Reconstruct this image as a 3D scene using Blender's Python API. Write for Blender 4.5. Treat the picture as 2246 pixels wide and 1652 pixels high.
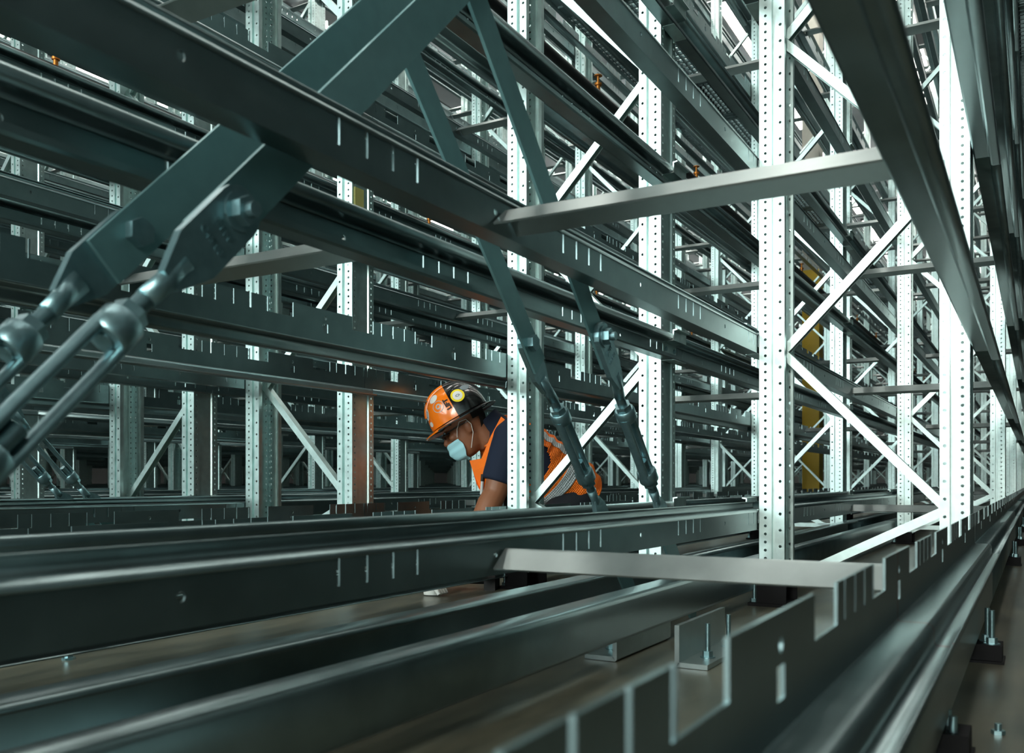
import bpy, math, random
from mathutils import Vector, Matrix
random.seed(7)
R = math.radians
sc = bpy.context.scene
for o in list(bpy.data.objects): bpy.data.objects.remove(o)
COL = sc.collection

# ------------------------------------------------------------------ camera, world, light
EYE = 0.385                      # lens height above the floor
cam_d = bpy.data.cameras.new('camera'); cam = bpy.data.objects.new('camera', cam_d); COL.objects.link(cam)
cam.location = (0, 0, EYE); cam.rotation_euler = (R(90), 0, R(29.8216 - 90))
cam_d.sensor_width = 36; cam_d.lens = 36 * 2008 / 2246; cam_d.shift_y = (1056 - 826) / 2246
cam_d.clip_start = 0.02; cam_d.clip_end = 200
cam_d.dof.use_dof = True; cam_d.dof.focus_distance = 3.3; cam_d.dof.aperture_fstop = 7.0
sc.camera = cam
sc.view_settings.view_transform = 'Standard'; sc.view_settings.look = 'None'
sc.view_settings.exposure = 0.25; sc.view_settings.gamma = 1; sc.view_settings.use_curve_mapping = False
w = bpy.data.worlds.new('world'); sc.world = w; w.use_nodes = True
bg = w.node_tree.nodes['Background']; bg.inputs[0].default_value = (0.50, 0.72, 0.74, 1); bg.inputs[1].default_value = 0.07

def area(name, loc, direction, sx, sy, power, color=(0.86, 1.0, 0.98), spread=math.pi):
    l = bpy.data.lights.new(name, 'AREA'); l.shape = 'RECTANGLE'; l.size = sx; l.size_y = sy
    l.energy = power; l.color = color; l.spread = spread
    o = bpy.data.objects.new(name, l); COL.objects.link(o); o.location = loc
    o.rotation_euler = Vector(direction).to_track_quat('-Z', 'Y').to_euler()
    return o
area('open_hall_end_light', (-7.0, 6.3, 3.8), (1, -0.22, -0.12), 9.0, 5.0, 370, spread=R(85))
area('aisle_fill_light', (-5.0, -0.25, 2.6), (1, 0.06, -0.22), 0.9, 3.0, 230, (1.0, 0.98, 0.90))  # unseen fill, added to brighten the right-hand aisle and its near rails

# ------------------------------------------------------------------ materials
def lin(c): return tuple(((x / 12.92) if x <= 0.04045 else ((x + 0.055) / 1.055) ** 2.4) for x in c)
def mat(name, rgb, metal=0.0, rough=0.5, noise=0.0, nscale=40, bump=0.0, rvar=0.0, spec=None, emit=None, coat=0.0):
    m = bpy.data.materials.new(name); m.use_nodes = True
    nt = m.node_tree; b = nt.nodes['Principled BSDF']
    c = (*lin(rgb), 1)
    b.inputs['Base Color'].default_value = c; b.inputs['Metallic'].default_value = metal; b.inputs['Roughness'].default_value = rough
    if spec is not None: b.inputs['Specular IOR Level'].default_value = spec
    if coat: b.inputs['Coat Weight'].default_value = coat; b.inputs['Coat Roughness'].default_value = 0.08
    if emit: b.inputs['Emission Color'].default_value = (*lin(rgb), 1); b.inputs['Emission Strength'].default_value = emit
    if noise or bump or rvar:
        tc = nt.nodes.new('ShaderNodeTexCoord'); n = nt.nodes.new('ShaderNodeTexNoise')
        n.inputs['Scale'].default_value = nscale; n.inputs['Detail'].default_value = 4
        nt.links.new(tc.outputs['Object'], n.inputs['Vector'])
        if noise:
            r = nt.nodes.new('ShaderNodeValToRGB')
            r.color_ramp.elements[0].position = 0.3; r.color_ramp.elements[1].position = 0.7
            r.color_ramp.elements[0].color = (*[x * (1 - noise) for x in c[:3]], 1)
            r.color_ramp.elements[1].color = (*[min(1, x * (1 + noise)) for x in c[:3]], 1)
            nt.links.new(n.outputs['Fac'], r.inputs['Fac']); nt.links.new(r.outputs['Color'], b.inputs['Base Color'])
        if rvar:
            mr = nt.nodes.new('ShaderNodeMapRange'); mr.inputs['To Min'].default_value = rough - rvar; mr.inputs['To Max'].default_value = rough + rvar
            nt.links.new(n.outputs['Fac'], mr.inputs['Value']); nt.links.new(mr.outputs['Result'], b.inputs['Roughness'])
        if bump:
            bp = nt.nodes.new('ShaderNodeBump'); bp.inputs['Strength'].default_value = bump; bp.inputs['Distance'].default_value = 0.002
            nt.links.new(n.outputs['Fac'], bp.inputs['Height']); nt.links.new(bp.outputs['Normal'], b.inputs['Normal'])
    return m
M = {}
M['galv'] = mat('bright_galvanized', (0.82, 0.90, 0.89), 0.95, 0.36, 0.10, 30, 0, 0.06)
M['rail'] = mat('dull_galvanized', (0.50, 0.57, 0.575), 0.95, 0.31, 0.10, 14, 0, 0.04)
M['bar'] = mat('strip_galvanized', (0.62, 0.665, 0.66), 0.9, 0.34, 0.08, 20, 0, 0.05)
M['brace'] = mat('tie_bar_zinc', (0.45, 0.62, 0.63), 0.55, 0.42, 0.06, 30, 0.1, 0.05)
M['zinc'] = mat('turnbuckle_zinc', (0.52, 0.65, 0.67), 0.85, 0.33, 0.10, 60, 0.25, 0.05)
M['black'] = mat('black_shim', (0.04, 0.05, 0.06), 0.0, 0.6, spec=0.2)
M['pipe'] = mat('black_pipe', (0.05, 0.05, 0.055), 0.2, 0.45)
M['brass'] = mat('brass', (0.80, 0.50, 0.22), 0.8, 0.35)
M['yellow'] = mat('safety_yellow_paint', (0.86, 0.70, 0.02), 0.0, 0.45, 0.04, 5)
M['concrete_col'] = mat('bare_concrete', (0.72, 0.72, 0.68), 0.0, 0.8, 0.06, 8)
M['roof'] = mat('roof_sheet', (0.80, 0.81, 0.82), 0.0, 0.6, 0.05, 3)
M['wallm'] = mat('hall_wall_panel', (0.30, 0.32, 0.32), 0.0, 0.7, 0.05, 3)
M['lamp'] = mat('lamp_diffuser', (1, 0.98, 0.95), 0, 0.5, emit=12)
M['tag'] = mat('yellow_label', (0.78, 0.76, 0.45), 0.0, 0.5)
M['tagink'] = mat('label_ink', (0.12, 0.12, 0.08), 0.0, 0.6)
# concrete floor
def floor_mat():
    m = bpy.data.materials.new('sealed_concrete'); m.use_nodes = True; nt = m.node_tree; b = nt.nodes['Principled BSDF']
    tc = nt.nodes.new('ShaderNodeTexCoord')
    n1 = nt.nodes.new('ShaderNodeTexNoise'); n1.inputs['Scale'].default_value = 4.0; n1.inputs['Detail'].default_value = 8
    mp = nt.nodes.new('ShaderNodeMapping'); mp.inputs['Scale'].default_value = (1.0, 3.0, 1.0)
    nt.links.new(tc.outputs['Object'], mp.inputs['Vector']); nt.links.new(mp.outputs['Vector'], n1.inputs['Vector'])
    r = nt.nodes.new('ShaderNodeValToRGB'); r.color_ramp.elements[0].position = 0.33; r.color_ramp.elements[1].position = 0.68
    r.color_ramp.elements[0].color = (*lin((0.25, 0.26, 0.225)), 1); r.color_ramp.elements[1].color = (*lin((0.42, 0.415, 0.35)), 1)
    nt.links.new(n1.outputs['Fac'], r.inputs['Fac']); nt.links.new(r.outputs['Color'], b.inputs['Base Color'])
    mr = nt.nodes.new('ShaderNodeMapRange'); mr.inputs['To Min'].default_value = 0.28; mr.inputs['To Max'].default_value = 0.36
    nt.links.new(n1.outputs['Fac'], mr.inputs['Value']); nt.links.new(mr.outputs['Result'], b.inputs['Roughness'])
    return m
M['floor'] = floor_mat()
def stained(base, name, x0):
    """the same zinc with a thin rust run across it at x0 along the rail"""
    m = base.copy(); m.name = name; nt = m.node_tree; b = nt.nodes['Principled BSDF']
    tc = nt.nodes.new('ShaderNodeTexCoord'); sx = nt.nodes.new('ShaderNodeSeparateXYZ'); n = nt.nodes.new('ShaderNodeTexNoise'); n.inputs['Scale'].default_value = 60
    nt.links.new(tc.outputs['Object'], sx.inputs[0]); nt.links.new(tc.outputs['Object'], n.inputs['Vector'])
    a = nt.nodes.new('ShaderNodeMath'); a.operation = 'SUBTRACT'; a.inputs[1].default_value = x0; nt.links.new(sx.outputs['X'], a.inputs[0])
    c = nt.nodes.new('ShaderNodeMath'); c.operation = 'ABSOLUTE'; nt.links.new(a.outputs[0], c.inputs[0])
    d = nt.nodes.new('ShaderNodeMath'); d.operation = 'MULTIPLY_ADD'; d.inputs[1].default_value = -90; d.inputs[2].default_value = 0.75; nt.links.new(c.outputs[0], d.inputs[0])
    e = nt.nodes.new('ShaderNodeMath'); e.operation = 'MULTIPLY'; e.use_clamp = True; nt.links.new(d.outputs[0], e.inputs[0]); nt.links.new(n.outputs['Fac'], e.inputs[1])
    mx = nt.nodes.new('ShaderNodeMix'); mx.data_type = 'RGBA'; mx.inputs[7].default_value = (*lin((0.50, 0.20, 0.12)), 1)
    old = b.inputs['Base Color'].links[0].from_socket; nt.links.new(old, mx.inputs[6]); nt.links.new(mx.outputs[2], b.inputs['Base Color'])
    g = nt.nodes.new('ShaderNodeMath'); g.operation = 'MULTIPLY'; g.inputs[1].default_value = 2.2; g.use_clamp = True; nt.links.new(e.outputs[0], g.inputs[0]); nt.links.new(g.outputs[0], mx.inputs[0])
    return m
M['rail_stain'] = stained(M['rail'], 'dull_galvanized_rust_run', 1.567)

# ------------------------------------------------------------------ mesh helpers
class MB:
    def __init__(s): s.v = []; s.f = []; s.sm = []
    def add(s, vs, fs, smooth=False):
        n = len(s.v); s.v += [tuple(p) for p in vs]
        for f in fs: s.f.append([i + n for i in f]); s.sm.append(smooth)
    def box(s, a, b):
        x0, y0, z0 = a; x1, y1, z1 = b
        s.add([(x0,y0,z0),(x1,y0,z0),(x1,y1,z0),(x0,y1,z0),(x0,y0,z1),(x1,y0,z1),(x1,y1,z1),(x0,y1,z1)],
              [(0,3,2,1),(4,5,6,7),(0,1,5,4),(1,2,6,5),(2,3,7,6),(3,0,4,7)])
    def tube(s, pts, rad, n=10, caps=True, smooth=True, ref=None):
        """rings of n around a polyline; rad a number, a list, or a list of (a,b)"""
        pts = [Vector(p) for p in pts]; rings = []
        for i, p in enumerate(pts):
            d = (pts[min(i + 1, len(pts) - 1)] - pts[max(i - 1, 0)]).normalized()
            if i == 0 or ref:
                up = Vector(ref) if ref else (Vector((0, 0, 1)) if abs(d.z) < 0.9 else Vector((1, 0, 0)))
                u = d.cross(up).normalized()
            else: u = (u - d * u.dot(d)).normalized()          # carry the frame along so the tube never twists
            v = u.cross(d).normalized()
            r = rad[i] if isinstance(rad, list) else rad
            a, b = r if isinstance(r, tuple) else (r, r)
            rings.append([p + u * (a * math.cos(2 * math.pi * k / n)) + v * (b * math.sin(2 * math.pi * k / n)) for k in range(n)])
        vs = [q for rg in rings for q in rg]
        fs = [(i * n + k, i * n + (k + 1) % n, (i + 1) * n + (k + 1) % n, (i + 1) * n + k) for i in range(len(pts) - 1) for k in range(n)]
        s.add(vs, fs, smooth)
        if caps:
            m = (len(pts) - 1) * n
            s.add(rings[0], [tuple(range(n - 1, -1, -1))], False); s.add(rings[-1], [tuple(range(n))], False)
    def profile(s, prof, x0, x1, t=0.0025, smooth=False):
        """a sheet-metal section: open polyline (y,z) given thickness t, run from x0 to x1"""
        n = len(prof); off = []
        for i in range(n):
            a = Vector(prof[max(i - 1, 0)]); b = Vector(prof[i]); c = Vector(prof[min(i + 1, n - 1)])
            d1 = (b - a).normalized() if i > 0 else None; d2 = (c - b).normalized() if i < n - 1 else None
            if d1 is None: nn = Vector((-d2.y, d2.x)); k = 1
            elif d2 is None: nn = Vector((-d1.y, d1.x)); k = 1
            else:
                n1 = Vector((-d1.y, d1.x)); n2 = Vector((-d2.y, d2.x)); nn = (n1 + n2)
                nn = nn.normalized() if nn.length > 1e-6 else n1; k = 1 / max(0.4, nn.dot(n1))
            off.append(b + nn * t * k)
        loop = [Vector(p) for p in prof] + off[::-1]; m = len(loop)
        vs = [(x0, p.x, p.y) for p in loop] + [(x1, p.x, p.y) for p in loop]
        fs = [(i, (i + 1) % m, (i + 1) % m + m, i + m) for i in range(m)]
        for i in range(n - 1):
            fs.append((i, m - 1 - i, m - 2 - i, i + 1)); fs.append((i + m, i + 1 + m, 2 * m - 2 - i, 2 * m - 1 - i))
        s.add(vs, fs); 
        if smooth:
            for i in range(m): s.sm[-len(fs) + i] = True
    def xform(s, mtx):
        s.v = [tuple(mtx @ Vector(p)) for p in s.v]; return s
    def join(s, o, mtx=None):
        s.add([tuple(mtx @ Vector(p)) for p in o.v] if mtx else o.v, o.f)
        s.sm[-len(o.f):] = o.sm
    def mesh(s, name, m):
        me = bpy.data.meshes.new(name); me.from_pydata(s.v, [], s.f); me.materials.append(m)
        me.polygons.foreach_set('use_smooth', s.sm); me.update()
        return me
    def obj(s, name, m, parent=None, fix=False):
        me = s.mesh(name, m)
        if fix:
            import bmesh
            bm = bmesh.new(); bm.from_mesh(me); bmesh.ops.remove_doubles(bm, verts=bm.verts, dist=1e-5)
            bmesh.ops.recalc_face_normals(bm, faces=bm.faces); bm.to_mesh(me); bm.free()
        return place(name, me, parent)
def place(name, me, parent=None, loc=None, mtx=None):
    o = bpy.data.objects.new(name, me); COL.objects.link(o)
    if parent: o.parent = parent
    if loc: o.location = loc
    if mtx is not None: o.matrix_local = mtx
    return o
def empty(name, loc=(0, 0, 0), rz=0):
    o = bpy.data.objects.new(name, None); COL.objects.link(o); o.location = loc; o.rotation_euler = (0, 0, rz)
    o.empty_display_size = 0.1; return o
def tag(o, label, cat, group=None, kind=None):
    o['label'] = label; o['category'] = cat
    if group: o['group'] = group
    if kind: o['kind'] = kind
    return o
def struct(o, label=None):
    o['kind'] = 'structure'
    if label: o['label'] = label
    return o

def text_mesh(cu):
    t = bpy.data.objects.new('lettering', cu); COL.objects.link(t); bpy.context.view_layer.update()
    me = bpy.data.meshes.new_from_object(t.evaluated_get(bpy.context.evaluated_depsgraph_get())); bpy.data.objects.remove(t)
    return me

def grid_plate(mb, xs, zs, fill, y0, y1):
    """plate in the xz plane between y0 and y1 made of grid cells; fill(i,j): 0 hole, 1 solid, 2 solid with an eight-sided hole"""
    nx, nz = len(xs) - 1, len(zs) - 1
    F = [[fill(i, j) for j in range(nz)] for i in range(nx)]
    for i in range(nx):
        for j in range(nz):
            c = F[i][j]
            if not c: continue
            a, b, p, q = xs[i], xs[i + 1], zs[j], zs[j + 1]
            if c == 1:
                mb.add([(a,y0,p),(b,y0,p),(b,y0,q),(a,y0,q)], [(0,1,2,3)]); mb.add([(a,y1,p),(b,y1,p),(b,y1,q),(a,y1,q)], [(3,2,1,0)])
            else:
                cx, cz = (a + b) / 2, (p + q) / 2; r = min(b - a, q - p) * 0.36
                outer = [(b,cz),(b,q),(cx,q),(a,q),(a,cz),(a,p),(cx,p),(b,p)]
                inner = [(cx + r * math.cos(k * math.pi / 4), cz + r * math.sin(k * math.pi / 4)) for k in range(8)]
                for yy, fl in ((y0, 0), (y1, 1)):
                    vs = [(u, yy, v) for u, v in outer + inner]
                    mb.add(vs, [((k, (k+1) % 8, 8 + (k+1) % 8, 8 + k) if not fl else (8 + k, 8 + (k+1) % 8, (k+1) % 8, k)) for k in range(8)])
                vs = [(u, y0, v) for u, v in inner] + [(u, y1, v) for u, v in inner]
                mb.add(vs, [(k, (k+1) % 8, 8 + (k+1) % 8, 8 + k) for k in range(8)])
            if i == 0 or not F[i-1][j]: mb.add([(a,y0,p),(a,y0,q),(a,y1,q),(a,y1,p)], [(0,1,2,3)])
            if i == nx-1 or not F[i+1][j]: mb.add([(b,y0,p),(b,y1,p),(b,y1,q),(b,y0,q)], [(0,1,2,3)])
            if j == 0 or not F[i][j-1]: mb.add([(a,y0,p),(a,y1,p),(b,y1,p),(b,y0,p)], [(0,1,2,3)])
            if j == nz-1 or not F[i][j+1]: mb.add([(a,y0,q),(b,y0,q),(b,y1,q),(a,y1,q)], [(0,1,2,3)])

# ------------------------------------------------------------------ racking grid
BAY = 3.235; FX = 2.908          # bay length; x of the first row of upright frames
RACK = 2.2                       # repeat across: rack 1.49 m deep plus a narrow aisle
LV = 0.547                       # level pitch
Z0 = EYE - 0.150                 # underside of the lowest storage rails
NLEV = 12; TOP = 6.5
# outer faces of the four upright lines of a rack (y), with the side their rail hangs on
LINES = [('toothed', 0.155, -1), ('slotted', 0.750, 1), ('slotted', 1.065, -1), ('toothed', 1.650, 1)]

def group_x(k): return 0.581 + 0.62 * k     # start of each group of four slots, measured from the beam's left end

# ---- rail types; local x 0..BAY along the rail, y outward from the upright, z up from the level line
def slotted_rail(detail=True):
    mb = MB()
    L = BAY - 0.004
    if detail:
        xs = {0.0, L}; slots = []; holes = []
        for k in range(-1, 5):
            for q in range(4):
                x = group_x(k) + q * 0.0553
                if 0.02 < x < L - 0.02: slots.append((x - 0.003, x + 0.003)); xs |= {x - 0.003, x + 0.003}
            x = group_x(k) + 0.38
            if 0.02 < x < L - 0.02: holes.append((x - 0.008, x + 0.008)); xs |= {x - 0.008, x + 0.008}
        xs = sorted(xs); zs = [0.0, 0.020, 0.025, 0.041, 0.0545]
        def fill(i, j):
            c = (xs[i] + xs[i+1]) / 2
            if any(a < c < b for a, b in slots) and j >= 1: return 0
            if any(a < c < b for a, b in holes) and j == 2: return 2
            return 1
        grid_plate(mb, xs, zs, fill, 0.0, 0.0025)
        mb.profile([(0.0, 0.0545), (0.0012, 0.0585), (0.0045, 0.0618), (0.009, 0.063), (0.028, 0.064), (0.033, 0.0655), (0.036, 0.069), (0.037, 0.074), (0.037, 0.080), (0.0355, 0.084), (0.032, 0.0865), (0.026, 0.087)], 0, L, 0.0025, smooth=True)
        mb.profile([(0.042, 0.014), (0.042, 0.004), (0.039, 0.0), (0.003, 0.0), (0.0, 0.003)], 0, L, -0.0025)
    else:
        mb.profile([(0.042, 0.014), (0.042, 0.0), (0.0, 0.0), (0.0, 0.062), (0.037, 0.065), (0.037, 0.087)], 0, L, 0.003)
    return mb
def toothed_rail(detail=True):
    mb = MB(); L = BAY - 0.004
    if detail:
        xs = {0.0, L}; slots = []; dips = []; holes = []
        for k in range(-1, 6):
            g = group_x(k)
            for q in range(4):
                x = g + q * 0.0553; slots.append((x - 0.003, x + 0.003))
            dips += [(g + 0.172, g + 0.258), (g + 0.490, g + 0.584)]; holes.append(g + 0.38)
        for a, b in slots + dips: xs |= {a, b}
        for h in holes: xs |= {h - 0.010, h + 0.010}
        xs = sorted(x for x in xs if 0 <= x <= L); zs = [-0.024, 0.000, 0.024, 0.030, 0.046, 0.061]
        def fill(i, j):
            c = (xs[i] + xs[i+1]) / 2
            if j >= 2 and any(a < c < b for a, b in dips): return 0
            if j >= 2 and any(a < c < b for a, b in slots): return 0
            if any(abs(c - h) < 0.010 for h in holes):
                if j == 1: return 0
                if j == 3: return 2
            return 1
        grid_plate(mb, xs, zs, fill, 0.0, 0.003)
        mb.profile([(0.0, -0.024), (0.0015, -0.0275), (0.005, -0.029), (0.036, -0.029), (0.040, -0.0305), (0.042, -0.035), (0.042, -0.048), (0.0435, -0.053), (0.048, -0.056), (0.064, -0.056), (0.067, -0.054), (0.068, -0.049)], 0, L, 0.003, smooth=True)
    else:
        for k in range(0, 6):
            g = group_x(k) - 0.6
            for a, b in ((g - 0.036, g + 0.172), (g + 0.258, g + 0.490)):
                a, b = max(a, 0), min(b, L)
                if b - a > 0.02: mb.box((a, 0, 0.024), (b, 0.003, 0.061))
        mb.profile([(0.0, 0.024), (0.0, -0.029), (0.042, -0.029), (0.042, -0.056), (0.068, -0.056)], 0, L, 0.003)
    return mb
def floor_rail():
    mb = MB()
    mb.profile([(0.055, 0.000), (0.006, 0.000), (0.002, 0.0015), (0.0, 0.006), (0.0, 0.080), (0.0015, 0.085), (0.006, 0.088), (0.054, 0.088), (0.059, 0.086), (0.060, 0.080)], 0, BAY - 0.004, 0.003, smooth=True)
    return mb
def cross_bar_mesh(length):
    """shallow steel angle laid ridge up across two rails: local y 0..length, ridge at x=0,z=0"""
    mb = MB(); n = 3
    prof = [(-0.040, -0.030), (-0.004, -0.002), (0.0, 0.0), (0.004, -0.002), (0.040, -0.032)]
    inn = [(0.0375, -0.0345), (0.0, -0.0040), (-0.0375, -0.0325)]
    loop = prof + inn; m = len(loop)
    mb.add([(x, 0, z) for x, z in loop] + [(x, length, z) for x, z in loop], [(i, i + m, (i+1) % m + m, (i+1) % m) for i in range(m)] +
           [(0, 1, 6, 7), (1, 2, 6), (2, 3, 6), (3, 4, 5, 6), (7+m, 6+m, 1+m, 0+m), (6+m, 2+m, 1+m), (6+m, 3+m, 2+m), (6+m, 5+m, 4+m, 3+m)])
    return mb

# ---- upright: omega section, outer face at y=0 looking +y, depth 78 mm towards -y, 134 mm wide
def strip(mb, p0, du, dn, width, pitch, r, h0, h1, t=0.002):
    """perforated strip: starts at p0 (x,y), runs width along du, faces dn; a column of holes at mid width"""
    n = int((h1 - h0) / pitch); du = Vector(du); dn = Vector(dn); p0 = Vector(p0)
    def P(u, z, o=0): q = p0 + du * u - dn * o; return (q.x, q.y, z)
    c = width / 2
    for i in range(n):
        a = h0 + i * pitch; b = a + pitch; m = (a + b) / 2; hh = min(c, pitch / 2)
        outer = [(width, m), (width, b), (c, b), (0, b), (0, m), (0, a), (c, a), (width, a)]
        inner = [(c + r * math.cos(k * math.pi / 4), m + r * math.sin(k * math.pi / 4)) for k in range(8)]
        vs = [P(*q) for q in outer] + [P(*q) for q in inner] + [P(*q, t) for q in inner] + [P(*q, t) for q in outer]
        fs = [(k, (k+1) % 8, 8 + (k+1) % 8, 8 + k) for k in range(8)] + [(8 + k, 8 + (k+1) % 8, 16 + (k+1) % 8, 16 + k) for k in range(8)]
        fs += [(16 + k, 16 + (k+1) % 8, 24 + (k+1) % 8, 24 + k) for k in range(8)]
        mb.add(vs, fs)
def upright_mesh(detail=True, top=TOP):
    mb = MB(); W = 0.067; h0, h1 = 0.06, top
    def wall(pts):
        for (a, b) in zip(pts[:-1], pts[1:]):
            mb.add([(a[0], a[1], h0), (b[0], b[1], h0), (b[0], b[1], h1), (a[0], a[1], h1)], [(0, 1, 2, 3)])
    if not detail:
        wall([(-0.045, -0.078), (-W, -0.078), (-W, -0.052), (-0.052, -0.050), (-0.052, -0.041), (-W, -0.039), (-W, 0), (W, 0), (W, -0.039), (0.052, -0.041), (0.052, -0.050), (W, -0.052), (W, -0.078), (0.045, -0.078)])
        return mb
    for s in (-1, 1):
        strip(mb, (s * W, -0.001), (0, -1), (s, 0), 0.038, 0.025, 0.0046, h0, h1)
        wall([(s * W, -0.039), (s * 0.052, -0.040), (s * 0.052, -0.051), (s * W, -0.052)])
        strip(mb, (s * W, -0.052), (0, -1), (s, 0), 0.026, 0.050, 0.0048, h0, h1)
        wall([(s * W, -0.078), (s * 0.048, -0.078), (s * 0.048, -0.070)])
        strip(mb, (s * W, 0.0), (-s, 0), (0, 1), 0.030, 0.025, 0.0044, h0, h1)
        wall([(s * 0.037, 0.0), (s * 0.033, -0.006), (0, -0.006)])
    return mb

UP_D = upright_mesh(True).mesh('upright', M['galv']); UP_S = upright_mesh(False).mesh('upright', M['galv'])
def u_bar(length, w=0.030, d=0.026, t=0.0025):
    """U channel along +z, open to -y"""
    mb = MB(); a = w / 2
    prof = [(-a, -d), (-a, 0), (a, 0), (a, -d)]
    inn = [(a - t, -d), (a - t, -t), (-a + t, -t), (-a + t, -d)]
    loop = prof + inn; m = len(loop)
    mb.add([(p[0], p[1], 0) for p in loop] + [(p[0], p[1], length) for p in loop], [(i, (i+1) % m, (i+1) % m + m, i + m) for i in range(m)] +
           [(0, 7, 6, 1), (1, 6, 5, 2), (2, 5, 4, 3)] + [tuple(m + i for i in f[::-1]) for f in [(0, 7, 6, 1), (1, 6, 5, 2), (2, 5, 4, 3)]])
    return mb
FR_W = 0.590 - 2 * 0.070         # clear distance between the two uprights' open sides
NODE = 0.485
def diag_matrix(ya, za, yb, zb):
    d = Vector((0, yb - ya, zb - za)); z = d.normalized(); n = Vector((0, -z.z, z.y))
    if n.z < 0: n = -n
    # channel back faces up, open side down; width lies along x
    y = n; x = y.cross(z).normalized()
    return Matrix.Translation((0, ya, za)) @ Matrix((x, y, z)).transposed().to_4x4()
def frame_nodes(inner_first):
    """zig-zag node list (y side 0/1, z); y side 1 = inner (gap) side"""
    out = []; z = EYE - 0.065; side = 0
    zs = []
    zz = z - 0.235; zs.append((1, zz))
    while z < TOP - 0.2:
        zs.append((side, z)); z += NODE; side = 1 - side
    return zs
DIAG_LEN = math.hypot(FR_W + 0.02, NODE)
DIAG = u_bar(DIAG_LEN).mesh('diagonal_brace', M['galv'])
DIAG0 = u_bar(math.hypot(FR_W + 0.02, 0.235)).mesh('diagonal_brace', M['galv'])
HBAR = u_bar(FR_W + 0.02).mesh('horizontal_brace', M['galv'])
fb = MB(); fb.box((-0.085, -0.10, 0.0), (0.085, 0.03, 0.010)); fb.box((-0.076, -0.085, 0.01), (-0.069, 0.005, 0.075)); fb.box((0.069, -0.085, 0.01), (0.076, 0.005, 0.075))
FOOT = fb.mesh('base_plate', M['black'])
def hexnut(r, h, n=6):
    m = MB(); m.tube([(0, 0, 0), (0, 0, h)], r, n, smooth=False); return m
sb = MB(); sb.tube([(0, 0, 0), (0, 0, 0.06)], 0.006, 8); sb.join(hexnut(0.012, 0.011)); STUD = sb.mesh('anchor_stud', M['zinc'])

def make_frame(k, j, pair, detail):
    """pair 0: lines at .155/.75 ; pair 1: lines at 1.065/1.65 of rack j"""
    x = FX + BAY * k; yb = RACK * j
    y_out, y_in = (0.160, 0.747) if pair == 0 else (1.648, 1.066)     # outer = aisle side, inner = narrow gap side
    so = -1 if pair == 0 else 1                                         # outward direction of the aisle-side upright
    root = empty('upright_frame', (x, yb + y_out, 0))
    um = UP_D if detail >= 1 else UP_S
    a = place('upright', um, root); a.rotation_euler = (0, 0, 0 if so > 0 else math.pi)
    b = place('upright', um, root, loc=(0, y_in - y_out, 0)); b.rotation_euler = (0, 0, math.pi if so > 0 else 0)
    s = -so                                                             # direction from outer to inner upright
    ya = s * 0.060; ybn = (y_in - y_out) - s * 0.060
    nodes = frame_nodes(True)
    if detail >= 2:
        for (s1, z1), (s2, z2) in zip(nodes[:-1], nodes[1:]):
            p = (ybn if s1 else ya, z1); q = (ybn if s2 else ya, z2)
            me = DIAG if z2 - z1 > 0.3 else DIAG0
            place('diagonal_brace', me, root, mtx=diag_matrix(p[0], p[1], q[0], q[1]))
        place('horizontal_brace', HBAR, root, mtx=diag_matrix(ya, 0.115, ybn, 0.115))
        for yy, sg in ((0, so), (y_in - y_out, -so)):
            f = place('base_plate', FOOT, root, loc=(0, yy, 0)); f.rotation_euler = (0, 0, 0 if sg > 0 else math.pi)
            if k <= 1:
                for xx in (-0.055, 0.055):
                    place('anchor_stud', STUD, f, loc=(xx, 0.017, 0.010))
    else:
        lat = place('bracing', LATTICE[0 if s > 0 else 1], root)
    return root
def lattice(s):
    mb = MB(); ya = s * 0.060; ybn = s * (0.585 - 0.060); nodes = frame_nodes(True)
    for (s1, z1), (s2, z2) in zip(nodes[:-1], nodes[1:]):
        p = (ybn if s1 else ya, z1); q = (ybn if s2 else ya, z2)
        bar = MB(); L = math.hypot(q[0] - p[0], q[1] - p[1]); bar.box((-0.015, -0.024, 0), (0.015, 0, L))
        mb.join(bar, diag_matrix(p[0], p[1], q[0], q[1]))
    return mb
LATTICE = [lattice(1).mesh('bracing', M['galv']), lattice(-1).mesh('bracing', M['galv'])]

# ---- camera-independent size test used only to decide which repeats get an object of their own
CT, ST = math.cos(R(29.8216)), math.sin(R(29.8216))
def seen(x, y, z, m=1.15):
    d = x * CT + y * ST; r = x * ST - y * CT
    if d < 0.3: return None
    u = r / d; v = (z - EYE) / d
    if -0.5593 * m - 0.03 < u < 0.5593 * m and -0.297 * m < v < 0.526 * m: return d
    return None
def bar_seen(x0, x1, y, z):
    ds = [seen(x0 + (x1 - x0) * t / 12, y, z) for t in range(13)]
    ds = [d for d in ds if d]
    return min(ds) if ds else None

ORD = ['first', 'second', 'third', 'fourth', 'fifth', 'sixth', 'seventh', 'eighth', 'ninth', 'tenth', 'eleventh', 'twelfth', 'thirteenth', 'fourteenth']
KMAX, JMAX = 12, 10
cand = []
for j in range(0, JMAX):
    for li, (typ, y, s) in enumerate(LINES):
        yy = RACK * j + y
        for k in range(-1, KMAX):
            x0 = FX + BAY * k
            for l in range(NLEV):
                z = Z0 + LV * l
                d = bar_seen(x0, x0 + BAY, yy, z)
                if d: cand.append((d, typ, j, li, k, l))
cand.sort()
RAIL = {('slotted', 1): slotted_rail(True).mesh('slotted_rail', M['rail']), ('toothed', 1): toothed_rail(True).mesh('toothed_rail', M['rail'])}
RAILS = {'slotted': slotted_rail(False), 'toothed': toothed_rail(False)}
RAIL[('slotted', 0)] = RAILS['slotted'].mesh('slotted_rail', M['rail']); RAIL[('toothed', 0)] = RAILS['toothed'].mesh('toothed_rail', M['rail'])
SIDE = ['right outer', 'right inner', 'left inner', 'left outer']
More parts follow.
